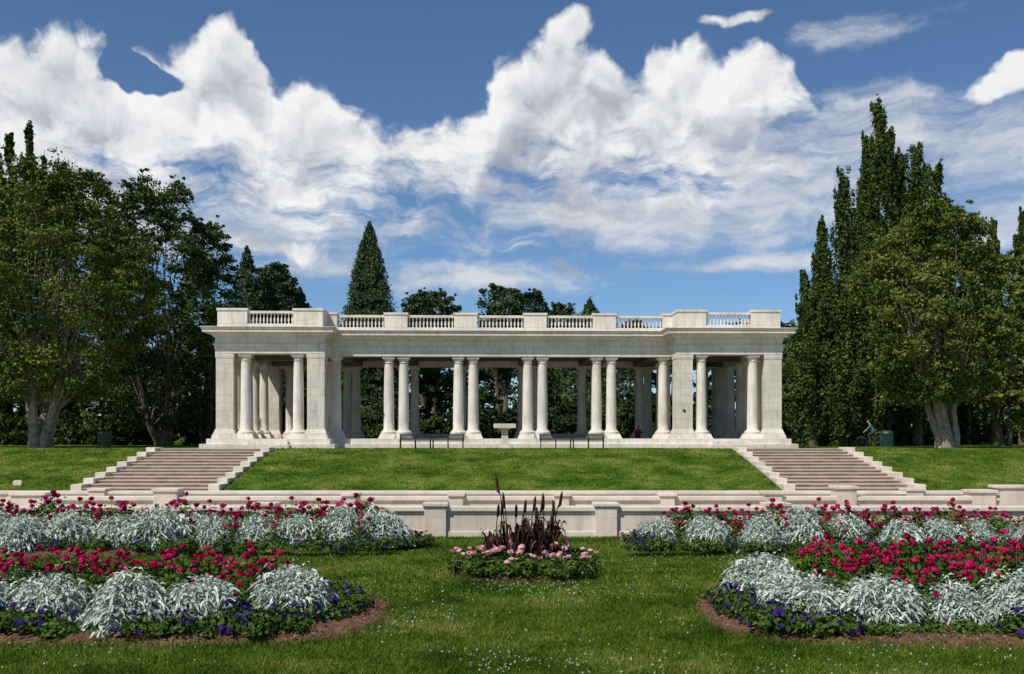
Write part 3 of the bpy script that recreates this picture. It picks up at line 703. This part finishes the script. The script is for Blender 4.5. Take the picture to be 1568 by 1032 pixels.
# behind the pavilion
broadleaf('pine_tree', 657, 98, 446, 580, 100, nc=150, per=150, leaf=0.13, lm=M_SPRUCE, seed=41, rt=0.35, multi=2, hollow=0.2, pw=1.7, cs=(0.10, 0.10))
broadleaf('pine_tree', 768, 98, 435, 580, 82, nc=140, per=150, leaf=0.13, lm=M_SPRUCE, seed=46, rt=0.35, multi=2, hollow=0.2, pw=1.7, cs=(0.10, 0.10))
broadleaf('pine_tree', 813, 99, 446, 580, 74, nc=110, per=150, leaf=0.13, lm=M_SPRUCE, seed=47, rt=0.35, multi=2, hollow=0.2, pw=1.7, cs=(0.10, 0.10))
spruce('spruce_tree', 903, 98, 462, 485, 36, seed=44, dens=0.6, leaf=0.18)
broadleaf('pine_tree', 862, 102, 466, 580, 66, nc=100, per=150, leaf=0.13, lm=M_SPRUCE, seed=48, rt=0.3, multi=2, hollow=0.2, pw=1.6, cs=(0.10, 0.10))
# right side
for i, (px, top, wd, dd) in enumerate([(1230, 420, 46, 72), (1258, 340, 50, 73), (1290, 243, 66, 74), (1318, 300, 54, 71), (1345, 158, 80, 75), (1378, 235, 56, 76), (1405, 222, 84, 74), (1436, 255, 66, 77), (1245, 460, 74, 70), (1290, 430, 94, 70), (1335, 350, 80, 70), (1480, 343, 48, 82), (1521, 335, 42, 84), (1566, 322, 48, 84), (1362, 190, 50, 74), (1325, 205, 44, 76)]):
    poplar('poplar_tree', px, dd, top, wd, seed=60+i, nc=95, per=190, leaf=0.11)
broadleaf('broadleaf_tree', 1430, 61.0, 320, 618, 228, trunk_px=1452, nc=300, per=200, leaf=0.10, lm=M_OLIVE, bark=M_BARKL, rt=0.6, seed=81, multi=6, pw=0.9, lob=0.13, infill=0.2)
broadleaf('broadleaf_tree', 1540, 72, 385, 650, 140, nc=130, per=180, leaf=0.12, lm=M_OLIVE, rt=0.4, seed=82)
broadleaf('broadleaf_tree', 1620, 70, 400, 640, 140, nc=100, per=180, leaf=0.12, lm=M_GREEN, rt=0.4, seed=83)
broadleaf('broadleaf_tree', 1245, 78, 470, 655, 110, nc=80, per=180, leaf=0.12, lm=M_GREEN, rt=0.35, seed=84)
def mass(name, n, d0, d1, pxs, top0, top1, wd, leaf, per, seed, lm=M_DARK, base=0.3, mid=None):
    r = np.random.default_rng(seed); Vs = []; Qs = []; o = 0; w = MB()
    for i in range(n):
        d = r.uniform(d0, d1); px = pxs[0]+(pxs[1]-pxs[0])*(i+r.random())/n; x = PX(px, d); top = r.uniform(top0, top1)
        if mid and mid[0] < px < mid[1]: top = r.uniform(mid[2], mid[3])
        z1 = PZ(top, d); R = wd*(0.6+0.6*r.random())*d/F/2; nc = 40
        t = r.random(nc); th = r.random(nc)*6.283; e = np.sin(np.pi*(0.12+0.8*t)**0.8)**0.6; rc = R*(0.16+0.16*r.random(nc))
        rad = np.maximum(R*e*r.random(nc)**0.4-rc*0.5, 0)
        CC = np.stack([x+rad*np.cos(th), d+rad*np.sin(th), TZ+base+(z1-TZ-base)*t], 1)
        V, Q = clump_leaves(CC, rc, per, leaf, r=r); Vs.append(V); Qs.append(Q+o); o += len(V)
        w.tube([(x, d, TZ-0.2), (x+r.normal()*0.3, d, TZ+(z1-TZ)*0.8)], [0.3, 0.08], 6)
    p = empty(name); w.obj('trunks', M_BARK, p); add_obj('foliage', mesh_np('foliage', [(np.concatenate(Vs), np.concatenate(Qs), 0)], [lm]), p)
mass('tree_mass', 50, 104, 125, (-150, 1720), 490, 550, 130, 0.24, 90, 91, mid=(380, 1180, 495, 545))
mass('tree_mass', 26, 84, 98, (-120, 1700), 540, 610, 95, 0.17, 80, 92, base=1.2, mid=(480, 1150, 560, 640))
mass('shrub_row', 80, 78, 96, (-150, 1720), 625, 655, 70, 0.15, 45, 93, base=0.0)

# ------------------------------------------------------------------ flower beds
def inside(poly, X, Y):
    r = np.zeros(len(X), bool); n = len(poly)
    for i in range(n):
        x0, y0 = poly[i]; x1, y1 = poly[i-1]
        c = ((y0 > Y) != (y1 > Y)) & (X < (x1-x0)*(Y-y0)/(y1-y0+1e-12)+x0); r ^= c
    return r
def smooth_poly(P, it=3):
    for _ in range(it):
        Q = []
        for i in range(len(P)):
            a, b_ = P[i], P[(i+1) % len(P)]
            Q += [(a[0]*.75+b_[0]*.25, a[1]*.75+b_[1]*.25), (a[0]*.25+b_[0]*.75, a[1]*.25+b_[1]*.75)]
        P = Q
    return [(x+rng.normal()*0.025, y+rng.normal()*0.03) for x, y in P]
BEDS = {
 'nl': [G(-160, 990), G(100, 990), G(300, 990), G(480, 988), G(562, 974), G(598, 948), G(604, 926), G(550, 912), G(300, 903), G(-160, 898)],
 'nr': [G(1058, 927), G(1070, 952), G(1115, 974), G(1220, 988), G(1400, 993), G(1760, 996), G(1760, 896), G(1400, 896), G(1200, 901), G(1100, 911)],
 'fl': [G(-100, 862), G(120, 856), G(300, 850), G(480, 846), G(610, 844), G(655, 838), G(668, 831), G(640, 825), G(400, 824), G(-100, 826)],
 'fr': [G(932, 830), G(946, 838), G(1010, 842), G(1200, 845), G(1400, 850), G(1700, 862), G(1700, 825), G(1200, 824), G(960, 824)],
 'c': [(0.22+1.45*math.cos(2*math.pi*i/16), 18.95+1.45*math.sin(2*math.pi*i/16)) for i in range(16)],
}
POLY = {}
for key, P in BEDS.items():
    Pp = smooth_poly(P); POLY[key] = Pp; cx = sum(p[0] for p in Pp)/len(Pp); cy = sum(p[1] for p in Pp)/len(Pp)
    V = []; n = len(Pp); fs = [(1.0, -0.03), (0.995, 0.012), (0.96, 0.06), (0.88, 0.11), (0.7, 0.14), (0.4, 0.15), (0.1, 0.15)]
    for f, z in fs:
        for (x, y) in Pp: V.append((cx+(x-cx)*f, cy+(y-cy)*f, z+(rng.normal()*0.01 if z > 0.02 else 0)))
    Fc = [(k*n+i, k*n+(i+1) % n, (k+1)*n+(i+1) % n, (k+1)*n+i) for k in range(len(fs)-1) for i in range(n)]+[tuple((len(fs)-1)*n+i for i in range(n))]
    me = bpy.data.meshes.new('flower_bed'); me.from_pydata(V, [], Fc); me.materials.append(M_SOIL); me.polygons.foreach_set('use_smooth', [True]*len(Fc)); me.update()
    bed = add_obj('flower_bed', me)
    X = rng.uniform(min(p[0] for p in Pp), max(p[0] for p in Pp), 14000); Y = rng.uniform(min(p[1] for p in Pp), max(p[1] for p in Pp), 14000)
    kk = inside(Pp, X, Y); X, Y = X[kk], Y[kk]
    up = np.tile(np.array([[0, 0, 1.0]]), (len(X), 1))
    V, Q = leaf_quads(np.stack([X, Y, 0.03+0.13*rng.random(len(X))], 1), 0.020, up, 1.2)
    add_obj('mulch', mesh_np('mulch', [(V, Q, 0)], [M_MULCH]), bed)
def lawn_blades(name, n, d0, d1, hg, wd):
    Y = d0+(d1-d0)*rng.random(n)
    X = (rng.random(n)-0.5)*2*(Y*0.53+0.5); k = np.ones(n, bool)
    for P in POLY.values(): k &= ~inside(P, X, Y)
    X, Y = X[k], Y[k]; blades(name, X, Y, np.zeros(len(X)), hg, wd)
lawn_blades('lawn_grass', 230000, 10.6, 16, 0.040, 0.006)
lawn_blades('lawn_grass', 150000, 16, 25.6, 0.042, 0.009)
Xs, Ys = [], []
for P in POLY.values():
    for i in range(len(P)):
        a, c = P[i], P[(i+1) % len(P)]; L = math.hypot(c[0]-a[0], c[1]-a[1]); m = int(L*200); t = rng.random(m)
        Xs.append(a[0]+(c[0]-a[0])*t+rng.normal(size=m)*0.06); Ys.append(a[1]+(c[1]-a[1])*t+rng.normal(size=m)*0.06)
Xs = np.concatenate(Xs); Ys = np.concatenate(Ys); blades('edge_grass', Xs, Ys, np.zeros(len(Xs)), 0.085, 0.006)
cn = 80; cxs = rng.uniform(-8, 9, cn); cys = rng.uniform(10.8, 22, cn)
X = np.repeat(cxs, 22)+rng.normal(size=cn*22)*0.55; Y = np.repeat(cys, 22)+rng.normal(size=cn*22)*0.45; k = np.ones(len(X), bool)
for P in POLY.values(): k &= ~inside(P, X, Y)
X, Y = X[k], Y[k]; C = np.stack([X, Y, np.full(len(X), 0.055)], 1); C = np.repeat(C, 5, 0)+rng.normal(size=(len(X)*5, 3))*0.005
V, Q = leaf_quads(C, 0.010, None); add_obj('clover_flowers', mesh_np('clover_flowers', [(V, Q, 0)], [M_CLOVER]))

# plants
def strap_leaves(nl, L, R0, phi, width, grav, lob=True, seg=7, r=rng, z0=0.1, pexp=2.2):
    th = r.random(nl)*6.283; ph = np.radians(r.uniform(phi[0], phi[1], nl)); Ls = L*(0.75+0.5*r.random(nl)); r0 = R0*r.random(nl)**0.7
    s = np.linspace(0, 1, seg+1)
    rad = r0[:, None]+Ls[:, None]*s*np.cos(ph)[:, None]*(1.0-0.15*s); z = z0+Ls[:, None]*(s*np.sin(ph)[:, None]-grav*s**pexp*(0.7+0.6*r.random(nl))[:, None])
    z = np.maximum(z, 0.03)
    tw = r.normal(size=nl)[:, None]*0.25*s
    x = rad*np.cos(th[:, None]+tw); y = rad*np.sin(th[:, None]+tw)
    wv = np.where(np.arange(seg+1) % 2 == 1, 1.0, 0.35) if lob else np.ones(seg+1)
    wv = wv*np.minimum(1, 3.5*(1.02-s))*np.minimum(1, 0.4+2*s)
    wd = width*wv[None, :]*(0.7+0.6*r.random(nl))[:, None]
    tilt = r.normal(size=nl)[:, None]*0.5
    ax = -np.sin(th)[:, None]; ay = np.cos(th)[:, None]
    A = np.stack([x-ax*wd, y-ay*wd, z+tilt*wd], 2); B = np.stack([x+ax*wd, y+ay*wd, z-tilt*wd], 2)
    V = np.stack([A, B], 2).reshape(-1, 3)
    base = (np.arange(nl)*(seg+1)*2)[:, None]+np.arange(seg)[None, :]*2
    Q = np.stack([base, base+1, base+3, base+2], 2).reshape(-1, 4)
    return V, Q
def dome_straps(n, R, Hh, r, L=0.15, width=0.018, seg=4, ph=None):
    d = nrm(r.normal(size=(n, 3))); d[:, 2] = np.abs(d[:, 2])**0.9; d = nrm(d)
    th = np.arctan2(d[:, 1], d[:, 0])
    lump = (1+0.09*np.sin(3*th+ph[0])+0.07*np.sin(5*th+ph[1])+0.07*np.sin(7*d[:, 2]+ph[2]))[:, None]
    k = (0.60+0.40*r.random((n, 1))**0.6)*lump*(1+0.06*r.normal(size=(n, 1)))
    base = d*k*np.array([R, R, Hh]); base[:, 2] += 0.04
    h = d.copy(); h[:, 2] = 0; h = nrm(h+r.normal(size=(n, 3))*np.array([0.7, 0.7, 0]))
    out = nrm(h*1.0+np.array([0, 0, 1.0])*(0.05+0.6*d[:, 2:3])+r.normal(size=(n, 3))*0.3)
    Ls = L*(0.4+1.0*r.random((n, 1))); s = np.linspace(0, 1, seg+1)
    Pp = base[:, None, :]+out[:, None, :]*(Ls[:, None, :]*s[None, :, None])
    Pp[:, :, 2] -= (Ls*0.85*(s[None, :]**1.8))*(0.7+0.6*r.random((n, 1)))
    Pp[:, :, 2] = np.maximum(Pp[:, :, 2], 0.02)
    side = nrm(np.cross(out, np.array([[0, 0, 1.0]]))+r.normal(size=(n, 3))*0.5)
    wv = np.where(np.arange(seg+1) % 2 == 1, 1.0, 0.40)*np.minimum(1, 3*(1.03-s)); wd = width*wv[None, :]*(0.6+0.8*r.random((n, 1)))
    A = Pp-side[:, None, :]*wd[:, :, None]; B = Pp+side[:, None, :]*wd[:, :, None]
    V = np.stack([A, B], 2).reshape(-1, 3); b0 = (np.arange(n)*(seg+1)*2)[:, None]+np.arange(seg)[None, :]*2
    return V, np.stack([b0, b0+1, b0+3, b0+2], 2).reshape(-1, 4)
DM = []
for i in range(6):
    r = np.random.default_rng(200+i); ph = r.random(3)*6.28
    a = dome_straps(1000, 0.47, 0.58, r, L=0.15, ph=ph); c2 = dome_straps(900, 0.49, 0.61, r, L=0.085, width=0.022, seg=3, ph=ph)
    d = nrm(r.normal(size=(900, 3))); d[:, 2] = np.abs(d[:, 2]); q = (0.75+0.33*r.random((900, 1)))
    e3 = leaf_quads(d*q*np.array([0.49, 0.49, 0.60])+np.array([0, 0, 0.04]), 0.030, d, 0.5, 0.4, r=r)
    DM.append(mesh_np('dusty_miller', [(a[0], a[1], 0), (c2[0], c2[1], 0), (e3[0], e3[1], 0)], [M_SILVER]))
def petal_balls(C, R, r, size=0.028, n=26, flat=0.7):
    m = len(C); CC = np.repeat(C, n, 0); d = nrm(r.normal(size=(m*n, 3))); P = CC+d*R*np.array([1, 1, flat]); return leaf_quads(P, size, d, 2.5, 0.8, r=r)
def dome_leaves(n, R, Hh, z0, size, r):
    d = nrm(r.normal(size=(n, 3))); d[:, 2] = np.abs(d[:, 2]); k = r.random((n, 1))**0.35
    P = d*k*np.array([R, R, Hh])*(1+0.15*r.normal(size=(n, 1))); P[:, 2] += z0; return leaf_quads(P, size, d+np.array([[0, 0, 0.5]]), 0.9, 0.6, r=r)
RB = []; PT = []; GE = []; GB = []
for i in range(6):
    r = np.random.default_rng(300+i)
    L1 = dome_leaves(600, 0.40, 0.52, 0.10, 0.042, r)
    nb = (7, 10, 8, 11, 6, 9)[i]; a = r.random(nb)*6.283; q = 0.43*r.random(nb)**0.6; C = np.stack([q*np.cos(a), q*np.sin(a), 0.14+0.50*np.sqrt(np.maximum(0, 1-(q/0.46)**2))+0.18*r.random(nb)], 1)
    B1 = petal_balls(C, 0.040, r)
    w = MB()
    for c in C: w.tube([(c[0]*0.3, c[1]*0.3, 0.05), (c[0]*0.8, c[1]*0.8, c[2]*0.6), tuple(c)], [0.008, 0.006, 0.004], 4)
    Vw = np.array(w.v); Qw = np.array([f for f in w.f if len(f) == 4])
    RB.append(mesh_np('rose_bush', [(L1[0], L1[1], 0), (B1[0], B1[1], 1), (Vw, Qw, 0)], [M_ROSEL, M_RED]))
    L1 = dome_leaves(340, 0.26, 0.19, 0.07, 0.034, r); nf = 14; C = nrm(r.normal(size=(nf, 3))); C[:, 2] = np.abs(C[:, 2]); Cc = C*np.array([0.26, 0.26, 0.23]); Cc[:, 2] += 0.08
    B1 = leaf_quads(np.repeat(Cc, 3, 0)+r.normal(size=(nf*3, 3))*0.008, 0.030, np.repeat(C, 3, 0), 2.5, 0.9, r=r)
    PT.append(mesh_np('purple_petunia', [(L1[0], L1[1], 0), (B1[0], B1[1], 1)], [M_ROSEL, M_PURP]))
    L1 = dome_leaves(380, 0.30, 0.24, 0.1, 0.045, r); nb = 4; a = r.random(nb)*6.283; q = 0.27*r.random(nb)**0.6
    C = np.stack([q*np.cos(a), q*np.sin(a), 0.36+0.12*r.random(nb)], 1); B1 = petal_balls(C, 0.055, r, 0.026, 34, 0.6)
    GE.append(mesh_np('pink_geranium', [(L1[0], L1[1], 0), (B1[0], B1[1], 1)], [M_ROSEL, M_PINK]))
    L1 = dome_leaves(420, 0.28, 0.24, 0.06, 0.045, r); GB.append(mesh_np('border_plant', [(L1[0], L1[1], 0)], [M_ROSEL]))
def put(kind, name, x, y, sc, z=0.08, zsc=None):
    me = kind[rng.integers(0, len(kind))]
    s = sc*(0.93+0.14*rng.random()); add_obj(name, me, None, (x, y, z), rng.random()*6.28, (s, s, s*(zsc or rng.uniform(0.86, 1.1))))
# near left
for px, d, s in [(-35, 13.3, 1.05), (78, 13.3, 1.05), (197, 13.1, 1.12), (312, 13.4, 0.97), (448, 13.8, 1.18), (22, 15.0, 0.85), (95, 15.5, 0.8)]: put(DM, 'dusty_miller', PX(px, d), d, s)
for i in range(19):
    d = rng.uniform(14.8, 16.0); px = -60+480*(i+rng.random())/19; put(RB, 'rose_bush', PX(px, d), d, rng.uniform(0.9, 1.15), zsc=rng.uniform(0.82, 1.0))
for px, d in [(20, 14.2), (140, 14.2), (255, 14.2), (375, 14.4), (415, 15.0), (330, 15.0), (135, 13.7), (380, 13.8)]: put(RB, 'rose_bush', PX(px, d), d, 0.92)
for px, d in [(-20, 12.7), (30, 12.75), (60, 12.7), (205, 12.55), (285, 12.7), (355, 12.8), (375, 12.65), (430, 12.95), (470, 13.3), (505, 13.6), (528, 14.0), (540, 14.5), (515, 14.9), (270, 12.6), (10, 13.1), (495, 14.2), (-50, 12.8)]: put(PT, 'purple_petunia', PX(px, d), d, rng.uniform(0.9, 1.25))
for px, d in [(110, 12.6), (150, 12.65), (320, 12.6), (245, 12.5), (405, 12.75), (140, 12.9), (450, 12.75), (80, 12.5), (395, 12.5)]: put(GB, 'border_plant', PX(px, d), d, rng.uniform(0.45, 0.8))
# near right
for px, d, s in [(1170, 14.7, 1.15), (1238, 13.5, 1.0), (1345, 13.2, 1.1), (1460, 13.4, 0.9), (1560, 13.2, 1.05), (1198, 14.0, 1.0)]: put(DM, 'dusty_miller', PX(px, d), d, s)
for i in range(19):
    d = rng.uniform(14.8, 16.2); px = 1240+400*(i+rng.random())/19; put(RB, 'rose_bush', PX(px, d), d, rng.uniform(0.95, 1.2), zsc=rng.uniform(0.9, 1.15))
for px, d in [(1290, 14.2), (1400, 13.9), (1505, 14.0), (1340, 14.5), (1450, 14.4), (1405, 13.6), (1510, 13.6), (1290, 13.7)]: put(RB, 'rose_bush', PX(px, d), d, 0.98)
for px, d in [(1120, 14.4), (1130, 13.9), (1150, 13.5), (1178, 13.1), (1208, 12.8), (1160, 13.2), (1140, 14.2), (1195, 13.4), (1265, 12.7), (1110, 14.9), (1230, 12.65), (1590, 12.7), (1560, 12.6), (1180, 12.8), (1290, 12.65)]: put(PT, 'purple_petunia', PX(px, d), d, rng.uniform(0.9, 1.3))
for px, d in [(1330, 12.6), (1395, 12.65), (1430, 12.7), (1480, 12.65), (1520, 12.6), (1300, 12.8), (1250, 12.55), (1360, 12.55)]: put(GB, 'border_plant', PX(px, d), d, rng.uniform(0.45, 0.8))
# far beds
for px in (-30, 15, 62, 115, 182, 250, 325, 392, 455, 520, 590): put(DM, 'dusty_miller', PX(px, 22.6), 22.3+rng.random()*0.7-(0.5 if px < 120 else 0), rng.uniform(1.0, 1.4))
for px in (85, 300, 575): put(DM, 'dusty_miller', PX(px, 23.2), 23.0, 1.2)
for px in (1008, 1080, 1160, 1232, 1300, 1372, 1440, 1500, 1555): put(DM, 'dusty_miller', PX(px, 22.6), 22.3+rng.random()*0.6, rng.uniform(0.85, 1.2))
for i in range(26):
    px = -40+620*(i+rng.random())/26; d = rng.uniform(23.3, 24.6); put(RB, 'rose_bush', PX(px, d), d, rng.uniform(1.05, 1.4), 0.1)
    px = 1010+620*(i+rng.random())/26; d = rng.uniform(23.3, 24.6); put(RB, 'rose_bush', PX(px, d), d, rng.uniform(0.95, 1.25), 0.08)
for px in (90, 150, 216, 288, 358, 425, 488, 555): put(RB, 'rose_bush', PX(px, 22.7), 22.5+0.3*rng.random(), rng.uniform(0.8, 1.0))
for px in (1045, 1120, 1196, 1266, 1336, 1405, 1470, 1530): put(RB, 'rose_bush', PX(px, 22.7), 22.5+0.3*rng.random(), rng.uniform(0.85, 1.0))
for px in (-20, 5, 30, 55, 85, 105, 205, 225, 345, 430, 460, 500, 525, 560, 585): put(PT, 'purple_petunia', PX(px, 21.9), 21.6+rng.random()*0.2+max(0, (px-560)*0.008), 1.1)
for px in (975, 990, 1040, 1120, 1180, 1270, 1330, 1420, 1445, 1500, 1530, 1560): put(PT, 'purple_petunia', PX(px, 21.9), 21.6+rng.random()*0.2, 1.0)
for px in (130, 160, 260, 290, 380, 400, 480): put(GB, 'border_plant', PX(px, 21.8), 21.6, 0.9)
for px in (1010, 1070, 1090, 1150, 1215, 1240, 1300, 1360, 1390, 1475): put(GB, 'border_plant', PX(px, 21.8), 21.6, 0.9)
for px, d in [(605, 22.6), (620, 23.0), (632, 22.9), (645, 23.3), (610, 23.4), (968, 22.9), (978, 22.5), (985, 23.1), (992, 22.4)]: put(PT, 'purple_petunia', PX(px, d), d, 1.15)
# centre bed
cx, cy = 0.22, 18.95
for i in range(28):
    a = 2*math.pi*i/28; q = 1.14+0.1*rng.normal(); put(GB, 'border_plant', cx+q*math.cos(a), cy+q*math.sin(a), rng.uniform(0.75, 1.15))
for i in range(15):
    a = 2*math.pi*i/15; q = 0.75+0.12*rng.normal(); put(GE, 'pink_geranium', cx+q*math.cos(a), cy+q*math.sin(a), rng.uniform(0.8, 1.15))
for a, q in ((3.3, 1.15), (3.0, 1.2), (0.1, 1.2), (-0.3, 1.15), (4.5, 1.15), (4.62, 1.0), (5.6, 0.95)):
    put(GE, 'pink_geranium', cx+q*math.cos(a), cy+q*math.sin(a), 0.85)
for i in range(6): put(GB, 'border_plant', cx+rng.uniform(-0.5, 0.5), cy+rng.uniform(-0.4, 0.4), 1.3)
gp = empty('purple_fountain_grass', (cx-0.03, cy, 0.1))
parts = []
r = np.random.default_rng(5); w = MB()
for i in range(18):
    x, y = r.uniform(-0.6, 0.64), r.uniform(-0.4, 0.4); V, Q = strap_leaves(11, r.uniform(0.95, 1.6), 0.03, (66, 89), 0.026, 0.70, lob=False, seg=9, r=r, pexp=3.2)
    V[:, 0] += x; V[:, 1] += y; parts.append((V, Q, 0))
for (x, h) in [(-0.34, 1.78), (-0.28, 1.45), (0.0, 1.3), (0.16, 1.38), (0.3, 1.35), (0.42, 1.42), (0.6, 1.45), (0.66, 1.3), (-0.5, 1.2), (-0.12, 1.22), (0.52, 1.2), (-0.4, 1.3), (0.24, 1.15)]:
    y = r.uniform(-0.3, 0.3); l = r.normal()*0.05
    w.tube([(x*0.8, y, 0), (x, y, h*0.5), (x+l, y, h*0.78), (x+l*1.6, y, h*0.82), (x+l*2, y, h*0.95), (x+l*2.2, y, h)], [0.014, 0.012, 0.01, 0.034, 0.03, 0.006], 6)
add_obj('leaves', mesh_np('leaves', parts, [M_BRONZE]), gp); w.obj('plumes', M_BRONZE, gp)
print('done')
